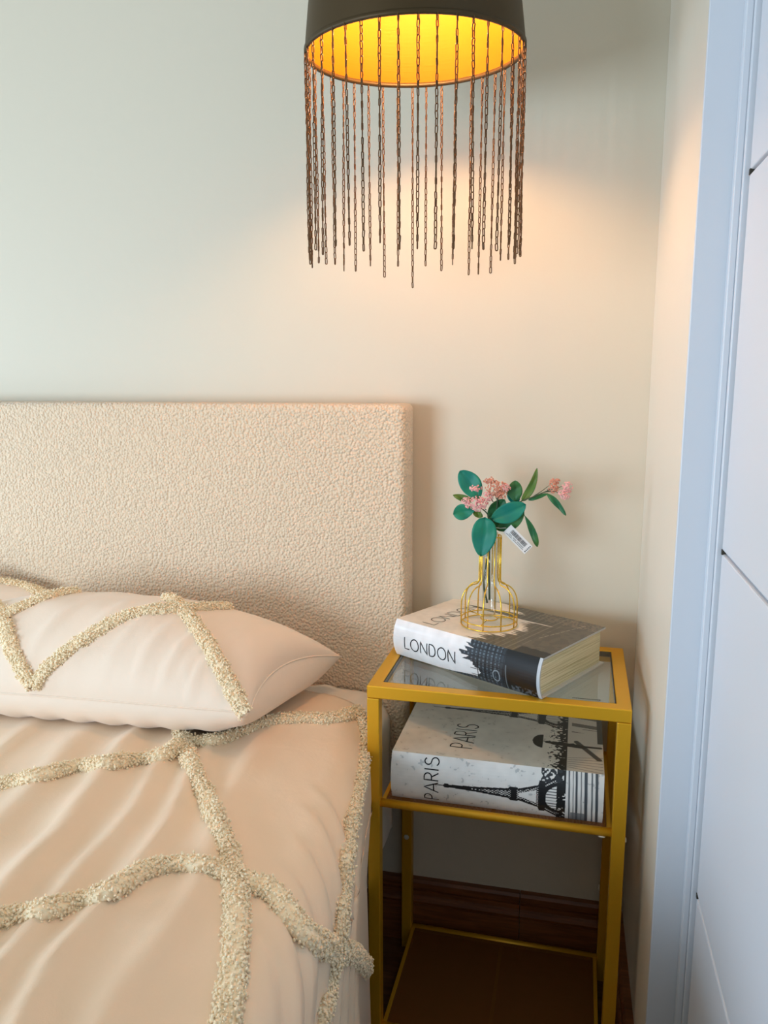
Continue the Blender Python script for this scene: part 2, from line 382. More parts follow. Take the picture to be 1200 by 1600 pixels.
def strip(name, path, wid, hgt, parent, mt=None, loops=True):
    # resample
    P = [p for p, n in path]; Nn = [n for p, n in path]
    for _ in range(2):
        P = [P[0]] + [(P[i-1]+P[i]*2+P[i+1])/4 for i in range(1, len(P)-1)] + [P[-1]]
        Nn = [Nn[0]] + [((Nn[i-1]+Nn[i]*2+Nn[i+1])/4).normalized() for i in range(1, len(Nn)-1)] + [Nn[-1]]
    pts = []; nr = []
    for i in range(len(P)-1):
        d = (P[i+1]-P[i]).length
        if d > .08: continue
        n = max(1, int(d/.003))
        for k in range(n):
            t = k/n; pts.append(P[i].lerp(P[i+1], t)); nr.append(Nn[i].lerp(Nn[i+1], t).normalized())
    pts.append(P[-1]); nr.append(Nn[-1]); m = len(pts); K = 14
    V = []; SV = []; SN = []
    for i in range(m):
        T = (pts[min(i+2, m-1)]-pts[max(i-2, 0)]).normalized(); n = nr[i]; n = (n-T*n.dot(T)).normalized(); B = T.cross(n)
        s = 1+.10*noise.noise(pts[i]*40)
        sh = B*(.0018*noise.noise(pts[i]*55+Vector((9, 0, 0))))
        for k in range(K):
            a = 2*math.pi*k/K; ca, sa = math.cos(a), math.sin(a)
            dent = 1-.25*math.exp(-(ca/.22)**2) if sa > 0 else .5
            q = B*(ca*wid*.5*s) + n*(sa*hgt*dent*s)
            V.append(pts[i]+sh+q+n*.0005)
            if sa > -.35: SV.append((i, k))
    F = [(i*K+k, (i+1)*K+k, (i+1)*K+(k+1) % K, i*K+(k+1) % K) for i in range(m-1) for k in range(K)]
    VV = np.array([tuple(v) for v in V]); FF = [f for f in F]
    # little loops of pile
    idx = np.array([i*K+k for i, k in SV]); cen = np.array([i*K for i, k in SV])
    ctr = VV.reshape(m, K, 3).mean(1)[np.array([i for i, k in SV])]
    rep = 3
    base = np.repeat(VV[idx], rep, 0) + rng.normal(0, .0015, (len(idx)*rep, 3)); out = np.repeat(VV[idx]-ctr, rep, 0)
    out /= np.linalg.norm(out, axis=1)[:, None]+1e-9
    base += out*(rng.random((len(base), 1))*.0016-.0002)
    n_ = len(base)
    A = rng.normal(size=(n_, 3)); A /= np.linalg.norm(A, axis=1)[:, None]
    rad = .0008 + .0011*rng.random(n_)
    q = ICO[None]*rad[:, None, None]; q = q + A[:, None, :]*(np.einsum('nij,nj->ni', q, A)[..., None])*.45
    TV = (base[:, None, :]+q).reshape(-1, 3); TF = (ICF[None]+np.arange(n_)[:, None, None]*12).reshape(-1, 3)
    tri = np.array([(f[0], f[1], f[2]) for f in FF]+[(f[0], f[2], f[3]) for f in FF])
    AV = np.vstack([VV, TV]); AF = np.vstack([tri, TF+len(VV)])
    if parent: AV = AV - np.array(parent.location)
    o = npmesh(name, AV, AF, mt or M_fringe, parent, True)
    return o
bv = bvh_of(duvet)
D_STR = [
 ([(-1100, 1200), (-800, 1240), (-560, 1280), (-330, 1275), (-150, 1262), (0, 1228), (60, 1214), (130, 1198), (200, 1190), (255, 1182), (288, 1160), (330, 1160), (380, 1143), (420, 1128), (470, 1124), (520, 1124), (562, 1112)], .023, .009),
 ([(283, 1140), (288, 1165), (305, 1210), (330, 1262), (350, 1310), (368, 1365)], .022, .0085),
 ([(368, 1365), (370, 1420), (368, 1480), (362, 1540), (352, 1600), (335, 1700), (310, 1850)], .026, .0085),
 ([(-1000, 1420), (-700, 1370), (-500, 1390), (-330, 1440), (-150, 1470), (0, 1438), (60, 1425), (120, 1413), (180, 1390), (225, 1362), (280, 1352), (330, 1357), (368, 1375)], .023, .009),
 ([(368, 1372), (400, 1382), (430, 1400), (450, 1430), (470, 1452), (500, 1475), (530, 1490)], .027, .0085),
 ([(530, 1487), (550, 1490), (572, 1512)], .024, .0085),
 ([(560, 1122), (570, 1150), (566, 1200), (556, 1250), (545, 1310), (538, 1370), (532, 1430), (525, 1490), (512, 1550), (498, 1610), (470, 1740)], .017, .008),
]
for px, w_, h_ in D_STR:
    pa = surf_path(bv, px)
    if len(pa) > 3: strip('chenille_strip', pa, w_, h_, duvet)

# pillows
def pillow(name, FL, FR, RL, RR, top, bot, label, wr=1.0, nu=110, nv=70, peak=(0, 0)):
    FL, FR, RL, RR = map(Vector, (FL, FR, RL, RR))
    def P(u, v, side):
        # pinched sides
        uu = u*(1-.035*(1-v*v)); vv = v*(1-.05*(1-u*u)**2)
        a = (uu+1)/2; b_ = (vv+1)/2
        p = (FL*(1-a)+FR*a)*(1-b_) + (RL*(1-a)+RR*a)*b_
        eu = max(0, 1-abs(u)**2.6); ev = max(0, 1-abs(v)**2.4)
        p.z += .026*(1-v*v)*abs(u)**8; p.x -= .016*(1-v*v)*u**9
        if side > 0:
            h = top*(eu**.52)*(ev**.60)
            wob = fbm(p.x*6+1, p.y*6, 2)
            h += wr*eu*ev*.006*wob
            # creases fanning from the front seam
            for (cu, w_, am) in ((.45, .020, .009), (.58, .016, .009), (.30, .018, .008), (.72, .016, .006), (-.1, .025, .008), (-.5, .025, .008), (.12, .018, .007), (.66, .010, .005)):
                h += wr*am*math.exp(-((u-cu-.10*(v+1))/w_)**2)*max(0, 1-(v+1)/1.0)*ev**.3
            h += .0025*wr*math.sin(u*55+3*wob)*math.exp(-((v+1)/.10))*ev**.3
        else:
            ku = max(0, 1-abs(u)**7)**.5; h = -bot*ku*(max(0, 1-abs(v)**5)**.5) - .034*ku*(1-v*v)*abs(u)**8; p.x += .048*(1-v*v)*abs(u)**6*u*ku; p.y -= .020*(1-u*u)**.3*max(0, -v)**7*(max(0, 1-abs(v)**5)**.5)
            h += wr*.003*math.sin(u*38)*ev**.3*eu**.3
        return p+Vector((0, 0, h))
    V = []; F = []
    for j in range(nv+1):
        for i in range(nu+1):
            u = math.sin((i/nu*2-1)*math.pi/2); v = math.sin((j/nv*2-1)*math.pi/2); V.append(P(u, v, 1))
    n0 = len(V)
    for j in range(nv+1):
        for i in range(nu+1):
            u = math.sin((i/nu*2-1)*math.pi/2); v = math.sin((j/nv*2-1)*math.pi/2); V.append(P(u, v, -1))
    w1 = nu+1
    for j in range(nv):
        for i in range(nu):
            a = j*w1+i; F.append((a, a+1, a+w1+1, a+w1)); F.append((n0+a, n0+a+w1, n0+a+w1+1, n0+a+1))
    o = mesh(name, V, F, M_pillow, None, True)
    import bmesh
    bm = bmesh.new(); bm.from_mesh(o.data); bmesh.ops.remove_doubles(bm, verts=bm.verts, dist=.0002); bm.to_mesh(o.data); bm.free()
    tag(o, label, 'pillow', 'pillows against the headboard')
    # piped seam
    b = MB(); ring = []
    for k in range(60): ring.append(P(-1+2*k/60, -1, 1))
    for k in range(40): ring.append(P(1, -1+2*k/40, 1))
    for k in range(60): ring.append(P(1-2*k/60, 1, 1))
    for k in range(40): ring.append(P(-1, 1-2*k/40, 1))
    b.tube(ring, .0016, 6, closed=True); b.build('seam', M_pillow, o, True)
    return o
p1 = pillow('pillow', (-.86, -.41, -.024), (-.150, -.40, -.010), (-.80, -.12, -.03), (-.088, -.125, -.018), .128, .060,
            'nearer pale beige pillow with raised chenille lattice, its right corner beside the gold table')
bv = bvh_of(p1)
for px, w_, h_ in [
 ([(262, 934), (278, 945), (292, 960), (315, 992), (338, 1030), (356, 1062), (370, 1092), (383, 1114)], .021, .008),
 ([(515, 1008), (495, 990), (470, 975), (435, 965), (400, 955), (345, 950), (290, 952), (240, 954), (200, 962), (160, 982), (120, 1006), (90, 1030), (70, 1048), (55, 1072)], .018, .008),
 ([(-60, 905), (-25, 930), (2, 965), (15, 1000), (30, 1038), (52, 1070)], .021, .008),
 ([(-140, 1000), (-60, 985), (2, 965), (28, 952), (60, 938), (90, 929), (120, 925)], .018, .007),
]:
    pa = surf_path(bv, px)
    if len(pa) > 3: strip('chenille_strip', pa, w_, h_, p1)
p2 = pillow('pillow', (-1.36, -.34, -.02), (-.90, -.30, -.01), (-1.36, -.10, .05), (-.64, -.098, .045), .085, .055,
            'farther pale beige pillow mostly hidden behind the nearer one at the left edge')
bv = bvh_of(p2)
pa = surf_path(bv, [(-120, 915), (-60, 903), (0, 909), (40, 917), (78, 932)])
if len(pa) > 3: strip('chenille_strip', pa, .018, .007, p2)

# ------------------------------------------------------------ bedside table
TW, TD = .400, .270
tb = empty('bedside_table', (0, -.2864, FZ), -.0183)
tag(tb, 'narrow gold metal bedside table with glass top and two mesh shelves', 'table')
Z = -FZ
def rect_ring(x0, x1, y0, y1, w_, z0, z1):
    o_ = [(x0, y0), (x1, y0), (x1, y1), (x0, y1)]; i_ = [(x0+w_, y0+w_), (x1-w_, y0+w_), (x1-w_, y1-w_), (x0+w_, y1-w_)]
    V = [(x, y, z0) for x, y in o_+i_] + [(x, y, z1) for x, y in o_+i_]; F = []
    for k in range(4):
        m = (k+1) % 4; F += [(8+k, 8+m, 12+m, 12+k), (k, 4+k, 4+m, m), (k, m, 8+m, 8+k), (4+k, 12+k, 12+m, 4+m)]
    return V, F
V, F = rect_ring(0, TW, 0, TD, .0215, Z-.0205, Z); o = mesh('top_frame', V, F, M_gold, tb)
bv_ = o.modifiers.new('b', 'BEVEL'); bv_.width = .0016; bv_.segments = 2
V, F = rect_ring(.0215, TW-.0215, .0215, TD-.0215, .0016, Z-.010, Z-.0012); mesh('seal', V, F, M_dark, tb)
b = MB(); b.box((.0232, .0232, Z-.0055), (TW-.0232, TD-.0232, Z-.0008)); gl = b.build('glass_top', M_glass, tb)
# tiny stamped line of marks in the corner of the glass
b = MB(); x = .315
for k in range(16):
    b.box((x, .0275, Z-.0007), (x+.0017, .0295, Z-.0005)); x += .0026
b.build('etched_marking', M_ink, gl)
for (x, y) in ((0, 0), (TW-.020, 0), (0, TD-.020), (TW-.020, TD-.020)):
    b = MB(); b.box((x, y, 0), (x+.020, y+.020, Z-.021)); b.build('leg', M_gold, tb, bevel=.0014)
for zz in (-.1983, -.6141):
    z = Z+zz
    b = MB(); b.tube([(.018, .009, z-.004), (TW-.018, .009, z-.004)], .0068, 14); b.build('shelf_bar', M_gold, tb, True)
    b = MB(); b.tube([(.018, TD-.010, z-.004), (TW-.018, TD-.010, z-.004)], .0068, 14); b.build('shelf_bar', M_gold, tb, True)
    for x in (.020, TW-.027):
        b = MB(); b.box((x, .012, z-.008), (x+.007, TD-.012, z-.0005)); b.build('shelf_rail', M_gold, tb, bevel=.001)
    b = MB(); b.box((.027, .014, z-.0022), (TW-.027, TD-.014, z-.001)); b.build('mesh_shelf', M_mesh, tb)
    b = MB(); b.box((TW/2-.003, .014, z-.006), (TW/2+.003, TD-.014, z-.0023)); b.build('shelf_rail', M_gold, tb)
def cap(p, ax, r=.0052):
    b = MB(); p = Vector(p); ax = Vector(ax); b.tube([p, p+ax*.0012, p+ax*.0022], [r, r, r*.7], 14); c_ = b.build('screw_cap', M_cap, tb, True)
cap((.010, TD-.0205, Z-.415), (0, -1, 0)); cap((TW-.0205, TD-.010, Z-.470), (-1, 0, 0)); cap((.366, .006, Z-.2085), (0, -.5, -.86)); cap((TW, .010, Z-.212), (1, 0, 0), .004)
cap((.010, TD-.0205, Z-.20), (0, -1, 0), .003)

# ------------------------------------------------------------ printed books
def blur_noise(h, w, n, seed):
    r = np.random.default_rng(seed); ny = max(2, int(n*h/w)); g = r.random((ny+2, n+2)); yy = np.linspace(0, ny, h); xx = np.linspace(0, n, w)
    y0 = yy.astype(int); x0 = xx.astype(int); fy = (yy-y0)[:, None]; fx = (xx-x0)[None]
    return (g[y0][:, x0]*(1-fy)*(1-fx)+g[y0+1][:, x0]*fy*(1-fx)+g[y0][:, x0+1]*(1-fy)*fx+g[y0+1][:, x0+1]*fy*fx)
class Canvas:
    """flat print, metres; A[t][s] sRGB 0..1"""
    def __init__(s, W, H, res, base, seed):
        s.W, s.H = W, H; s.w = int(W/res)+1; s.h = int(H/res)+1
        s.S, s.T = np.meshgrid(np.linspace(0, W, s.w), np.linspace(0, H, s.h))
        s.A = np.ones((s.h, s.w, 3))*np.array(base)
        s.n1 = blur_noise(s.h, s.w, 9, seed); s.n2 = blur_noise(s.h, s.w, 40, seed+1); s.n3 = blur_noise(s.h, s.w, 110, seed+2)
        s.A *= (1-.10*(s.n1-.3).clip(0, 1)-.05*s.n2)[..., None]
    def put(s, mask, c, a=1.0):
        m = np.clip(mask*a, 0, 1)[..., None]; s.A = s.A*(1-m)+np.array(c)*m
    def line(s, a, b, w_, c, al=1):
        ax, ay = a; bx, by = b; dx, dy = bx-ax, by-ay; L2 = dx*dx+dy*dy+1e-12
        t = (((s.S-ax)*dx+(s.T-ay)*dy)/L2).clip(0, 1); d = np.hypot(s.S-ax-t*dx, s.T-ay-t*dy)
        s.put(((w_/2-d)/.0007+.5).clip(0, 1), c, al)
    def rect(s, s0, s1, t0, t1, c, al=1): s.put(((s.S >= s0) & (s.S <= s1) & (s.T >= t0) & (s.T <= t1)).astype(float), c, al)
def tower(cv, s0, s1, c, hw, col_, al=1):
    """lattice tower lying along s: tip at s0, feet at s1"""
    Lg = s1-s0; f = (cv.S-s0)/Lg; d = np.abs(cv.T-c)/hw
    prof = np.interp(f, [0, .09, .10, .13, .135, .35, .60, .62, .67, .68, .83, .84, .88, .885, 1.0], [.02, .02, .09, .09, .06, .11, .21, .30, .30, .25, .48, .66, .66, .60, 1.0])
    inside = (d < prof) & (f > 0) & (f < 1)
    lat = (np.sin((cv.S*1.0+cv.T*1.6)*2*math.pi/.0058) > .25) | (np.sin((cv.S*1.0-cv.T*1.6)*2*math.pi/.0058) > .25)
    solid = ((f > .10) & (f < .135)) | ((f > .62) & (f < .67)) | ((f > .835) & (f < .885)) | (f < .1)
    edge = d > prof-.09
    holes = ((f > .68) & (f < .82) & (d < prof-.19)) | ((f > .89) & (((f-1.0)/.115)**2+(d/.52)**2 < 1))
    rim = (f > .885) & (((f-1.0)/.15)**2+(d/.66)**2 < 1) & ~holes
    m = inside & (lat | solid | edge | rim) & ~holes
    cv.put(m.astype(float), col_, al)
    cv.put((holes & inside & (f > .89) & (np.sin(cv.T*2*math.pi/.005) > .6)).astype(float), col_, .7*al)

GLY = {'L': ([[(0, 1), (0, 0), (.48, 0)]], .58), 'N': ([[(0, 0), (0, 1), (.68, 0), (.68, 1)]], .84), 'I': ([[(0, 0), (0, 1)]], .20),
       'A': ([[(0, 0), (.36, 1), (.72, 0)], [(.12, .33), (.60, .33)]], .80)}
GLY['O'] = ([[(.42+.42*math.cos(a), .5+.5*math.sin(a)) for a in np.linspace(0, 2*math.pi, 29)]], .98)
GLY['D'] = ([[(0, 0), (0, 1), (.22, 1)]+[(.22+.42*math.cos(a), .5+.5*math.sin(a)) for a in np.linspace(math.pi/2, -math.pi/2, 15)]+[(0, 0)]], .80)
GLY['P'] = ([[(0, 0), (0, 1), (.2, 1)]+[(.2+.26*math.cos(a), .74+.26*math.sin(a)) for a in np.linspace(math.pi/2, -math.pi/2, 11)]+[(0, .48)]], .60)
GLY['R'] = (GLY['P'][0]+[[(.22, .48), (.50, 0)]], .64)
GLY['S'] = ([[(.24+.21*math.cos(a), .76+.24*math.sin(a)) for a in np.linspace(.5, 4.2, 12)]+[(.24+.25*math.cos(a), .26+.26*math.sin(a)) for a in np.linspace(1.1, -2.7, 14)]], .56)
def lettering(word, mapf, h, hx, gap, wid, parent, name='lettering'):
    """mapf(a, b) -> (point, normal): a along the word, b up; both metres"""
    b = MB(); a0 = 0
    for ch in word:
        strokes, adv = GLY[ch]
        for st in strokes:
            pts = []
            for i in range(len(st)-1):
                n = max(1, int(math.dist(st[i], st[i+1])*h/.004))
                for k in range(n): pts.append((st[i][0]+(st[i+1][0]-st[i][0])*k/n, st[i][1]+(st[i+1][1]-st[i][1])*k/n))
            pts.append(st[-1]); V = []
            for i, (x, y) in enumerate(pts):
                A = pts[max(0, i-1)]; B = pts[min(len(pts)-1, i+1)]; tx, ty = (B[0]-A[0])*hx, (B[1]-A[1])*h; l = math.hypot(tx, ty)+1e-9
                nx_, ny_ = -ty/l*wid/2, tx/l*wid/2
                for sg in (1, -1):
                    p, n_ = mapf(a0+x*hx+sg*nx_, y*h+sg*ny_); V.append(p+n_*.0003)
            b.add(V, [(2*i, 2*i+1, 2*i+3, 2*i+2) for i in range(len(pts)-1)])
        a0 += adv*hx+gap
    return b.build(name, M_ink, parent)
def word_len(word, hx, gap): return sum(GLY[c_][1]*hx+gap for c_ in word)
def prof_point(prof, v):
    """v arclength along profile -> (t,z), normal"""
    for i in range(len(prof)-1):
        l = math.dist(prof[i], prof[i+1])
        if v <= l or i == len(prof)-2:
            k = v/l; a, b_ = prof[i], prof[i+1]; d = ((b_[0]-a[0])/l, (b_[1]-a[1])/l)
            return (a[0]+(b_[0]-a[0])*k, a[1]+(b_[1]-a[1])*k), (-d[1], d[0])
        v -= l
def slab(name, prof, canvas, Lg, th, parent):
    """printed sheet of board: profile (t,z) extruded along s, printed outside, plain inside"""
    h, w_ = canvas.h, canvas.w
    tot = sum(math.dist(prof[i], prof[i+1]) for i in range(len(prof)-1))
    rowp = [prof_point(prof, tot*j/(h-1)) for j in range(h)]
    ss = np.linspace(0, Lg, w_)
    out = np.zeros((h, w_, 3)); inn = np.zeros((h, w_, 3))
    for j, ((t, z), n_) in enumerate(rowp):
        out[j, :, 0] = ss; out[j, :, 1] = t; out[j, :, 2] = z
        inn[j, :, 0] = ss; inn[j, :, 1] = t-n_[0]*th; inn[j, :, 2] = z-n_[1]*th
    I = np.arange(h*w_).reshape(h, w_)
    q = np.stack([I[:-1, :-1], I[:-1, 1:], I[1:, 1:], I[1:, :-1]], -1).reshape(-1, 4)
    V = out.reshape(-1, 3); F = [q]
    n0 = len(V); rim = np.concatenate([I[0, :], I[1:, -1], I[-1, -2::-1], I[-2:0:-1, 0]]); m = len(rim)
    rimo = V[rim]; rimi = inn.reshape(-1, 3)[rim]
    V = np.vstack([V, rimo, rimi]); k = np.arange(m); kk = (k+1) % m
    F.append(np.stack([n0+kk, n0+k, n0+m+k, n0+m+kk], -1))
    # inner face: coarse rows
    n1 = len(V); V = np.vstack([V, inn[:, 0, :], inn[:, -1, :]]); r_ = np.arange(h-1)
    F.append(np.stack([n1+r_, n1+r_+1, n1+h+r_+1, n1+h+r_], -1))
    o = npmesh(name, V, np.vstack(F), M_print, parent, False)
    me = o.data; A = np.ones((len(V), 4), np.float32); A[:, :3] = .55
    c_ = canvas.A.clip(0, 1).reshape(-1, 3); A[:h*w_, :3] = np.where(c_ <= .04045, c_/12.92, ((c_+.055)/1.055)**2.4)
    at_ = me.color_attributes.new('print', 'FLOAT_COLOR', 'POINT'); at_.data.foreach_set('color', A.ravel())
    return o
def book(label, pose, Lg, D, T, cvt, cvs, bulge):
    root = empty('book', pose[:3], pose[3]); tag(root, label, 'book')
    sp = [(-bulge*math.cos(a)**1.0 if True else 0, T/2+T/2*math.sin(a)) for a in np.linspace(-math.pi/2, math.pi/2, 15)]
    sp = [(-bulge*math.cos(a), T/2+T/2*(.35*math.sin(a)+.65*a/(math.pi/2))) for a in np.linspace(-math.pi/2, math.pi/2, 17)]
    slen = sum(math.dist(sp[i], sp[i+1]) for i in range(16))
    ct = slab('front_cover', [(0, T), (D, T)], cvt, Lg, .003, root)
    cs = slab('spine', sp, cvs, Lg, .0028, root)
    b = MB(); b.box((0, 0, 0), (Lg, D, .003)); b.build('back_cover', M_cover, root, bevel=.0006)
    b = MB(); b.box((.005, .002, .0032), (Lg-.006, D-.006, T-.0032)); b.build('page_block', M_pages, root)
    def m_top(o_s, o_t):   # word runs along +t, letter tops towards -s
        return lambda a, b_: (Vector((o_s-b_, o_t+a, T)), Vector((0, 0, 1)))
    def m_spine_s(o_s, o_v):  # word runs along s
        def f(a, b_):
            (t, z), n_ = prof_point(sp, o_v+b_); return Vector((o_s+a, t, z)), Vector((0, n_[0], n_[1]))
        return f
    def m_spine_v(o_s, o_v):  # word runs up the spine
        def f(a, b_):
            (t, z), n_ = prof_point(sp, o_v+a); return Vector((o_s-b_, t, z)), Vector((0, n_[0], n_[1]))
        return f
    return root, ct, cs, slen, m_top, m_spine_s, m_spine_v
WHT = (.97, .94, .89); INK = (.06, .065, .07)
# LONDON
LL, LD, LT = .2912, .1972, .0643
ct = Canvas(LL, LD, .0009, WHT, 3)
bnd = np.interp(ct.T[:, 0], [0, .006, .012, .013, .030, .031, .042, .043, .060, .061, .085, .086, .110, .111, .125, .126, .136, .137, .139, .140, .146, .147, .152, .153, .162, .163, .175, .176, .197],
                [.160, .150, .165, .172, .158, .165, .172, .190, .182, .200, .188, .204, .190, .186, .178, .182, .186, .226, .226, .085, .060, .046, .060, .120, .118, .150, .140, .116, .104])[:, None]
bnd = bnd + .006*(ct.n3-.5) + .004*np.sign(np.sin(ct.T*2*math.pi/.007))
ct.put(1/(1+np.exp(-(ct.S-bnd)/.0012)), (.36, .34, .29))
ct.put(((ct.S > bnd+.01) & (np.sin(ct.T*2*math.pi/.0052+2*ct.n2) > .6) & (ct.S < .235)).astype(float), (.24, .23, .2), .7)
ct.put(((ct.S > bnd+.01) & (np.sin(ct.S*2*math.pi/.011) > .85) & (ct.S < .235)).astype(float), (.52, .50, .44), .6)
ct.put((ct.S > .225)*((ct.n2 > .55)).astype(float), (.30, .29, .26), .6)
ct.put(((ct.S > .175) & (ct.T > .160) & (ct.n3 > .5)).astype(float), (.55, .48, .40), .6)
for k in range(9): ct.line((.238+.003*k, .075+.012*k), (.240+.003*k, .083+.012*k), .0016, (.7, .68, .6), .7)
ct.put(((ct.S > .238) & (ct.T < .022+.006*ct.n2)).astype(float), INK)
SLEN_L = .0725
cs = Canvas(LL, SLEN_L, .0008, (.98, .98, .98), 11)
cb = np.interp(cs.T[:, 0]/SLEN_L, [0, .03, .04, .12, .13, .22, .23, .36, .37, .50, .51, .60, .61, .70, .71, .80, .81, .90, .91, 1], [.10, .12, .125, .165, .175, .180, .183, .180, .172, .168, .150, .160, .146, .140, .158, .150, .166, .150, .160, .158])[:, None]
cs.put(((cs.S > cb+.005*(cs.n3-.5))).astype(float), (.15, .18, .21))
win = (np.sin(cs.S*2*math.pi/.0075) > .35) & (np.sin(cs.T*2*math.pi/.0058) > -.2) & (cs.S > cb+.006) & (cs.S < .225)
cs.put(win.astype(float), (.40, .46, .50), .8)
for t in (.012, .024, .036, .047, .060): cs.line((.165, t), (.228, t+.001), .0012, (.03, .03, .04), .9)
for s_ in (.178, .192, .206, .219, .2255): cs.line((s_, .006), (s_+.002, .07), .0014, (.03, .03, .04), .9)
cs.put(((((cs.S-.2135)/.007)**2+((cs.T-.022)/.011)**2 < 1) & (((cs.S-.2135)/.0055)**2+((cs.T-.022)/.009)**2 > 1)).astype(float), (.55, .6, .63))
cs.put((cs.S > .228).astype(float), (.02, .03, .04))
cs.line((.232, .0), (.231, .045), .0022, (.6, .65, .68), .6)
cs.put(((cs.S > .24) & (cs.T < .014) & (cs.n3 > .5)).astype(float), (.5, .55, .6), .6)
cs.put((cs.S > LL-.005).astype(float), (.75, .78, .8))
root, a_, b_, sl, m_top, m_ss, m_sv = book('thick book with LONDON on spine and cover, lying askew on the glass table top', (.0176, -.1391, .0006, -.5148), LL, LD, LT, ct, cs, .010)
lettering('LONDON', m_top(.071, .014), .025, .026, .0015, .0016, a_)
lettering('LONDON', m_ss(.026, sl*.30), sl*.30, .0205, .0016, .0019, b_)
# PARIS
PL, PD, PT = .3320, .2358, .0800
ct = Canvas(PL, PD, .0009, (.93, .91, .86), 21)
ct.put(((ct.n2*.5+ct.n3*.5 > .76)).astype(float), (.6, .58, .53), .35)
tower(ct, .035, .262, .184, .043, (.20, .20, .19))
ct.put(((ct.S > .258) & (ct.S < .276) & ((ct.n3 + .5*(ct.S-.258)/.018) > .55)).astype(float), (.16, .16, .15))
ct.put(((ct.S > .245) & (ct.S < .262) & (ct.n3 > .68) & (ct.T < .15)).astype(float), (.2, .2, .19))
ct.put((ct.S > .276).astype(float), (.80, .78, .73))
for k in range(6): ct.line((.277, .012+.006*k), (.330, .002+.010*k), .0012, (.35, .34, .32), .8)
ct.put(((ct.S > .282) & (ct.S < .325) & (ct.T > .135) & (np.sin(ct.T*2*math.pi/.034+ct.S*30) > .35)).astype(float), (.45, .43, .40))
ct.line((.290, .10), (.325, .045), .009, (.30, .30, .28)); ct.line((.300, .150), (.330, .148), .0016, (.3, .3, .28))
ct.put(((ct.S > .323) & (ct.T > .10)).astype(float), (.3, .3, .28))
# figure under an umbrella
um = ((((ct.S-.236)/.017)**2+((ct.T-.091)/.024)**2 < 1) & (ct.S < .236))
ct.put(um.astype(float), (.16, .17, .16))
ct.line((.236, .091), (.256, .089), .0016, (.16, .17, .16)); ct.line((.243, .089), (.258, .088), .008, (.16, .17, .16)); ct.line((.254, .088), (.300, .084), .012, (.16, .17, .16))
ct.line((.290, .085), (.328, .086), .006, (.16, .17, .16)); ct.line((.268, .086), (.285, .092), .004, (.16, .17, .16))
cs = Canvas(PL, .087, .0008, (.98, .98, .97), 31)
cs.put(((cs.n2*.5+cs.n3*.5 > .74)).astype(float), (.55, .58, .6), .4)
tower(cs, .068, .268, .040, .041, (.10, .115, .13))
cs.put(((cs.S > .262) & (cs.S < .276) & ((cs.n3+.3*cs.n2) > .35)).astype(float), (.10, .12, .13))
cs.put(((cs.S > .238) & (cs.S < .27) & (cs.T > .066) & (cs.n3 > .45)).astype(float), (.18, .2, .22))
for s_, w_ in ((.281, .002), (.287, .001), (.292, .003), (.299, .0012), (.306, .0045), (.315, .002), (.322, .004)): cs.line((s_+.001, 0), (s_-.001, .087), w_, (.24, .27, .30), .95)
cs.put(((cs.S > .284) & (cs.S < .305) & (cs.T < .018)).astype(float), (.4, .43, .46), .7)
root, a_, b_, sl, m_top, m_ss, m_sv = book('thick book with PARIS and an iron tower printed on it, on the middle shelf', (.0354, -.2600, -.1983-.0008, -.0183), PL, PD, PT, ct, cs, .012)
lettering('PARIS', m_top(.125, .036), .036, .030, .0016, .0020, a_)
lettering('PARIS', m_sv(.078, .008), .023, .0245, .0016, .0019, b_)

# ------------------------------------------------------------ wire vase
VX, VY, VZ = .1762, -.137, .0649+.0008
vs = empty('vase', (VX, VY, VZ)); tag(vs, 'gold wire cage vase with slim glass tube standing on the upper book', 'vase')
def cage(k, n=10):
    a = 2*math.pi*k/n + .2; pr = [(.0470, .0016), (.0472, .030)]
    for t in np.linspace(0, 1, 12):
        pr.append((.0185+.0285*math.cos(t*math.pi/2)**.9, .034+.036*math.sin(t*math.pi/2)**.95) if t < .93 else (.0195, .0715))
    pr += [(.0180, .078), (.0178, .10), (.0178, .152)]
    b = MB(); b.tube([(r*math.cos(a), r*math.sin(a), z) for r, z in pr], .0011, 8); return b
for k in range(10): cage(k).build('cage_wire', M_wire, vs, True)
def ringt(r, z, rr=.0011, n=48): b = MB(); b.tube([(r*math.cos(2*math.pi*k/n), r*math.sin(2*math.pi*k/n), z) for k in range(n)], rr, 8, closed=True); return b
ringt(.047, .0014).build('base_ring', M_wire, vs, True); ringt(.0468, .010).build('base_ring', M_wire, vs, True); ringt(.014, .010).build('tube_ring', M_wire, vs, True)
ringt(.0178, .152).build('neck_ring', M_wire, vs, True)
for a in (.3, 2.4, 4.5):
    b = MB(); b.tube([(.014*math.cos(a), .014*math.sin(a), .010), (.0465*math.cos(a), .0465*math.sin(a), .010)], .001, 6); b.build('spoke', M_wire, vs, True)
b = MB(); b.lathe([(0, .013), (.008, .014), (.0118, .020), (.0120, .05), (.0120, .158), (.0112, .158), (.0110, .05), (.0108, .022), (.007, .0165), (0, .0155)], 28); b.build('glass_tube', M_tubeglass, vs, True)

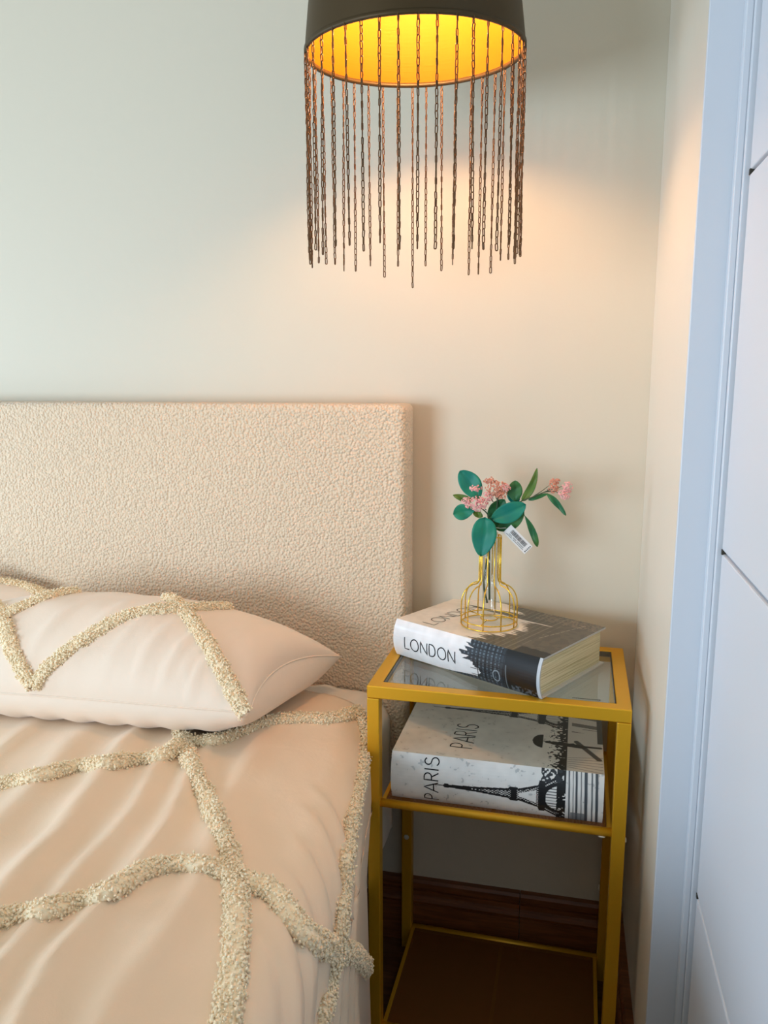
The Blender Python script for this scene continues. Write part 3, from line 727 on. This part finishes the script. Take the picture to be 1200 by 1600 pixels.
# ------------------------------------------------------------ artificial spray
YS = VY
def fp(cx, cy, dy=0):   # point of the spray seen at crop coordinate (cx, cy), dy metres nearer(-)/farther(+)
    return at(690+cx/5.4545, 720+cy/5.4545, y=YS+dy)
spr_base = fp(400, 1180)
sp_ = empty('flower_spray', spr_base); tag(sp_, 'spray of pink blossom and teal leaves standing in the wire vase', 'plant')
SB = Vector(spr_base)
def stem(pts, r, name='stem'):
    b = MB(); P = catmull([fp(*q)-SB for q in pts], .004); n = len(P)
    rs = [r[0]+(r[1]-r[0])*i/(n-1) for i in range(n)]; b.tube(P, rs, 8); return b.build(name, M_stem, sp_, True)
stem([(408, 1185, 0), (405, 900, 0), (410, 640, 0), (415, 520, 0), (380, 440, 0), (300, 380, 0)], (.0017, .001))
stem([(388, 1210, .004), (360, 1040, .004), (395, 800, .002), (425, 620, 0), (440, 520, 0), (470, 400, .004), (480, 300, .004)], (.0017, .001))
stem([(425, 620, .004), (520, 480, .006), (620, 380, .004), (700, 335, 0), (760, 315, 0), (870, 270, 0), (915, 262, 0)], (.0016, .0008))
stem([(300, 385, 0), (308, 300, 0), (295, 240, 0)], (.0008, .0005), 'flower_stem')
for q in ([(780, 305, 0), (850, 260, 0), (915, 212, 0)], [(870, 268, 0), (960, 238, 0), (1040, 215, 0)], [(915, 262, 0), (970, 262, 0), (1010, 285, 0)], [(900, 250, 0), (960, 225, 0), (1000, 240, 0)]):
    stem(q, (.0008, .0004), 'flower_stem')
for q in ([(470, 330, 0), (440, 250, 0)], [(440, 350, -.002), (400, 290, -.004)], [(380, 420, -.002), (330, 370, -.006)], [(480, 330, 0), (520, 240, 0)]): stem(q, (.0008, .0005), 'flower_stem')
def leaf(base, tip, width, m, dy0=0, dy1=0, curl=.15, bend=.0, fat=.45, tilt=.0):
    B = fp(*base, dy0)-SB; T = fp(*tip, dy1)-SB; ax = T-B; Lg = ax.length; ax.normalize()
    wd = width/5.4545*.00107
    view = (SB+B-CAM).normalized(); side = ax.cross(view).normalized(); nrm = side.cross(ax).normalized()
    if nrm.dot(view) > 0: nrm = -nrm
    side2 = (side*math.cos(tilt)+nrm*math.sin(tilt)).normalized(); nrm2 = side2.cross(ax); nrm2 = nrm2 if nrm2.dot(view) < 0 else -nrm2
    nl, nw = 22, 10; V = []
    for i in range(nl+1):
        t = i/nl; g = (math.sin(math.pi*t**(math.log(.5)/math.log(fat)))**.60)*wd/2 if 0 < t < 1 else .0004
        c0 = B+ax*(t*Lg)+side*(bend*Lg*math.sin(math.pi*t))
        for k in range(nw+1):
            s = k/nw*2-1
            z = curl*wd*(.5*s*s-.25) + .0012*math.sin(t*9+s*2) - .10*abs(1-abs(s))**6*wd*.6
            V.append(c0+side2*(s*g)+nrm2*z)
    F = [(i*(nw+1)+k, i*(nw+1)+k+1, (i+1)*(nw+1)+k+1, (i+1)*(nw+1)+k) for i in range(nl) for k in range(nw)]
    o = mesh('leaf', V, F, m, sp_, True); s_ = o.modifiers.new('s', 'SOLIDIFY'); s_.thickness = .0006; return o
leaf((325, 320), (155, 85), 178, M_teal, .006, .010, .12, -.03, .5)
leaf((270, 345), (97, 293), 62, M_olive, .008, .012, .2)
leaf((285, 420), (98, 455), 135, M_teal, .0, -.006, .12, -.02, .6)
leaf((372, 480), (335, 815), 208, M_teal, -.020, -.026, .15, .02, .42)
leaf((718, 372), (425, 498), 165, M_teal, -.004, -.016, .15, .03, .5)
leaf((630, 345), (628, 168), 125, M_green, .006, .010, .1, .02, .5)
leaf((470, 590), (705, 430), 120, M_green, .002, .002, .2, -.06, .5)
leaf((688, 345), (814, 62), 66, M_olive, .0, .006, .25, -.07, .35)
leaf((700, 452), (818, 732), 62, M_green, .002, .004, .2, .04, .65, .3)
leaf((895, 278), (1060, 465), 52, M_green, .0, -.004, .2, .04, .45, .3)
leaf((395, 640), (470, 470), 100, M_green, .004, .002, .2, 0, .6)
leaf((400, 500), (540, 330), 130, M_green, .006, .008, .2, 0, .5)
leaf((660, 350), (560, 270), 90, M_teal, .008, .012, .2)
leaf((270, 430), (350, 480), 60, M_olive, .004, .002, .2)
leaf((740, 335), (905, 280), 36, M_green, .002, .002, .2)
leaf((410, 630), (450, 560), 40, M_olive, -.004, -.008, .2)
leaf((400, 600), (415, 500), 60, M_teal, .006, .008, .2)
def head(cx, cy, rx, ry, n, m, dy=0, sz=.00125, name='flower_head'):
    c0 = fp(cx, cy, dy)-SB; k = .00107/5.4545; Vs = []; Fs = []
    for i in range(int(n*1.9)):
        th = random.uniform(0, 2*math.pi); rr = random.random()**.5
        ox, oz = rx*k*rr*math.cos(th), ry*k*rr*math.sin(th); oy = -.012*math.sqrt(max(0, 1-rr*rr))*random.uniform(.6, 1)
        c_ = np.array(c0)+np.array((ox, oy, oz))
        # floret: five petals round a centre
        ax = Vector((ox*6, -.02, oz*6+.01)).normalized(); u = ax.orthogonal().normalized(); v = ax.cross(u); ph = random.random()*6
        for p in range(5):
            a = ph+p*2*math.pi/5; o_ = (u*math.cos(a)+v*math.sin(a))*sz*.8
            Vs.append(ICO*sz*random.uniform(.5, .72)*np.array((1, .8, 1))+c_+np.array(o_)); Fs.append(ICF)
        Vs.append(ICO*sz*.4+c_+np.array(ax)*sz*.4); Fs.append(ICF)
    V = np.vstack(Vs); F = np.vstack([f+12*i for i, f in enumerate(Fs)])
    o = npmesh(name, V, F, m, sp_, True); return o
head(415, 165, 60, 28, 22, M_peach, .002); head(470, 235, 95, 70, 75, M_peach, -.002); head(540, 225, 50, 35, 22, M_pink, 0)
head(510, 290, 50, 40, 24, M_peach, -.003); head(390, 310, 48, 55, 26, M_pink, -.004); head(315, 365, 78, 66, 62, M_pink, -.010); head(215, 335, 42, 32, 18, M_pink, -.006)
head(228, 375, 30, 26, 10, M_pink, -.008)
head(293, 232, 52, 28, 20, M_pink, -.004); head(955, 215, 44, 62, 32, M_peach, 0); head(985, 165, 24, 20, 8, M_peach, 0)
head(1072, 225, 42, 48, 30, M_pink, 0); head(1048, 285, 52, 45, 34, M_pink, -.003)

# price tag tied to the spray
tg = empty('price_tag', fp(580, 560, -.004)); tag(tg, 'small white paper price tag with barcode hanging beneath the leaves', 'tag')
TG = Vector(tg.location)
A = fp(592, 545, -.006)-TG; B = fp(775, 730, -.010)-TG; C_ = fp(510, 598, -.004)-TG; ux = (B-A); uw = ux.length; ux.normalize(); vv = (C_-A); vv = (vv-ux*vv.dot(ux)); vh = vv.length*.98; vv.normalize(); nn = ux.cross(vv); nn = nn if nn.dot(CAM-TG) > 0 else -nn
def tq(b, a0, a1, b0, b1, off_): b.add([A+ux*a0+vv*b0+nn*off_, A+ux*a1+vv*b0+nn*off_, A+ux*a1+vv*b1+nn*off_, A+ux*a0+vv*b1+nn*off_], [(0, 1, 2, 3)])
b = MB(); n_ = 12; V = []
for side_ in (0, -.0004):
    for i in range(n_+1):
        for k in (0, 1): V.append(A+ux*(uw*i/n_)+vv*(vh*k)+nn*side_)
F = [(2*i, 2*i+1, 2*i+3, 2*i+2) for i in range(n_)]; m_ = 2*(n_+1); F += [(m_+2*i, m_+2*i+2, m_+2*i+3, m_+2*i+1) for i in range(n_)]
F += [(2*i, 2*i+2, m_+2*i+2, m_+2*i) for i in range(n_)] + [(2*i+1, m_+2*i+1, m_+2*i+3, 2*i+3) for i in range(n_)] + [(0, m_, m_+1, 1), (2*n_, 2*n_+1, m_+2*n_+1, m_+2*n_)]
b.add(V, F); card = b.build('card', M_paper, tg)
b = MB(); x = uw*.16; rr = random.Random(4)
while x < uw*.84:
    w_ = rr.choice((.00035, .0006, .0009)); tq(b, x, x+w_, vh*.18, vh*.56, .0003); x += w_+rr.choice((.0004, .0006))
b.build('barcode', M_ink, card)
b = MB()
for r0, a0, a1 in ((.66, .16, .30), (.66, .36, .50), (.66, .55, .82), (.80, .10, .34), (.80, .40, .86)):
    x = uw*a0
    while x < uw*a1: tq(b, x, x+.0006, vh*r0, vh*(r0+.06), .0003); x += .0010
for k in range(5): tq(b, uw*.93, uw*.97, vh*(.12+.16*k), vh*(.21+.16*k), .0003)
b.build('printed_lines', M_ink, card)
b = MB(); P0 = fp(355, 770, -.002)-TG; P1 = fp(412, 868, -.002)-TG; d_ = Vector((.0022, 0, .0008))
b.add([P0-d_, P0+d_, P1+d_*.4, P1-d_*.4], [(0, 1, 2, 3)]); o = b.build('tag_strip', M_paper, tg); s_ = o.modifiers.new('s', 'SOLIDIFY'); s_.thickness = .0004
b = MB(); b.tube([fp(355, 770, 0)-TG, fp(380, 640, .006)-TG, fp(410, 560, -.004)-TG, fp(500, 575, -.008)-TG, (A+C_)/2], .0005, 6); b.build('loop', M_paper, tg, True)

# ------------------------------------------------------------ pendant lamp
LX, LY, LZ = .0765, -.300, .9035; LR = .1465
lamp = empty('pendant_lamp', (LX, LY, LZ)); tag(lamp, 'dark dome pendant lamp with gold lining and a fringe of hanging chains', 'lamp')
out = [(LR, 0), (LR*.985, .020), (LR*.955, .055), (LR*.915, .09), (LR*.85, .13), (LR*.75, .170), (LR*.60, .205), (LR*.42, .228), (LR*.20, .240), (.022, .243)]
b = MB(); b.lathe(out, 96); o = b.build('shade', M_shade_out, lamp, True)
b = MB(); b.lathe([(r-.0022 if r > .03 else r, z-.0015 if z > .01 else z+.0005) for r, z in out][::-1], 96); b.build('shade_lining', M_shade_in, lamp, True)
b = MB(); b.lathe([(LR+.0008, -.002), (LR+.0008, .004), (LR-.003, .004), (LR-.003, -.002)], 96, close=True); b.build('shade_rim', M_shade_out, lamp, True)
b = MB(); b.lathe([(0, .235), (.022, .235), (.024, .20), (.02, .155), (0, .155)], 24); b.build('socket', M_black, lamp, True)
b = MB(); b.lathe([(0, .060)]+[(.030*math.sin(t), .090-.030*math.cos(t)) for t in np.linspace(.2, 2.3, 12)]+[(.014, .140), (.013, .157), (0, .157)], 32); b.build('bulb', M_bulb, lamp, True)
b = MB(); b.lathe([(0, .243), (.022, .243), (.018, .262), (.004, .27), (.0028, .275), (.0028, CZ-LZ-.03), (.045, CZ-LZ-.02), (.05, CZ-LZ), (0, CZ-LZ)], 24); b.build('cord', M_black, lamp, True)
TILT = R(3.6)
for ch in lamp.children:
    if ch.name.split('.')[0] in ('shade', 'shade_lining', 'shade_rim'): ch.rotation_euler = (TILT, 0, 0)
# chains
def link_mesh(n=14, m=5, Lk=.0100, Wk=.0044, r=.00080):
    V = []; a_ = Lk/2-Wk/2; ww = Wk/2-r; F = []
    for i in range(n):
        t = 2*math.pi*i/n; cx, cz = ww*math.cos(t), ww*math.sin(t)+(a_ if math.sin(t) > 0 else -a_ if math.sin(t) < 0 else 0)
        nrm = (math.cos(t), math.sin(t))
        for k in range(m):
            p = 2*math.pi*k/m; V.append((cx+nrm[0]*r*math.cos(p), r*math.sin(p), cz+nrm[1]*r*math.cos(p)))
    for i in range(n):
        for k in range(m):
            F.append((i*m+k, ((i+1) % n)*m+k, ((i+1) % n)*m+(k+1) % m, i*m+(k+1) % m))
    return np.array(V), np.array(F)
LV, LF = link_mesh()
NCH = 40; pitch = .0082
for c_ in range(NCH):
    a = 2*math.pi*(c_+.35)/NCH + random.uniform(-.012, .012); cx, cy = (LR-.001)*math.cos(a), (LR-.001)*math.sin(a)
    nl = 31 + random.choice((0, 0, 1, 1, 2)) + (1 if math.sin(a) > .3 else 0) + (2 if c_ == 11 else 0)
    ph = random.uniform(0, math.pi); tw = random.uniform(.05, .11)*random.choice((-1, 1)); sway = (random.uniform(-.0025, .0025), random.uniform(-.0025, .0025))
    Vs = []; Fs = []
    for i in range(nl):
        t = i/nl; an = ph+tw*i*2.0+(.30 if i % 2 else -.30); R_ = np.array([[math.cos(an), -math.sin(an), 0], [math.sin(an), math.cos(an), 0], [0, 0, 1]])
        tilt = random.uniform(-.08, .08); RX = np.array([[math.cos(tilt), 0, math.sin(tilt)], [0, 1, 0], [-math.sin(tilt), 0, math.cos(tilt)]])
        Vs.append(LV@(R_@RX).T+np.array((cx+sway[0]*t, cy+sway[1]*t, -.004-i*pitch+cy*math.sin(TILT)))); Fs.append(LF+i*len(LV))
    npmesh('chain', np.vstack(Vs), np.vstack(Fs), M_chain, lamp, True)
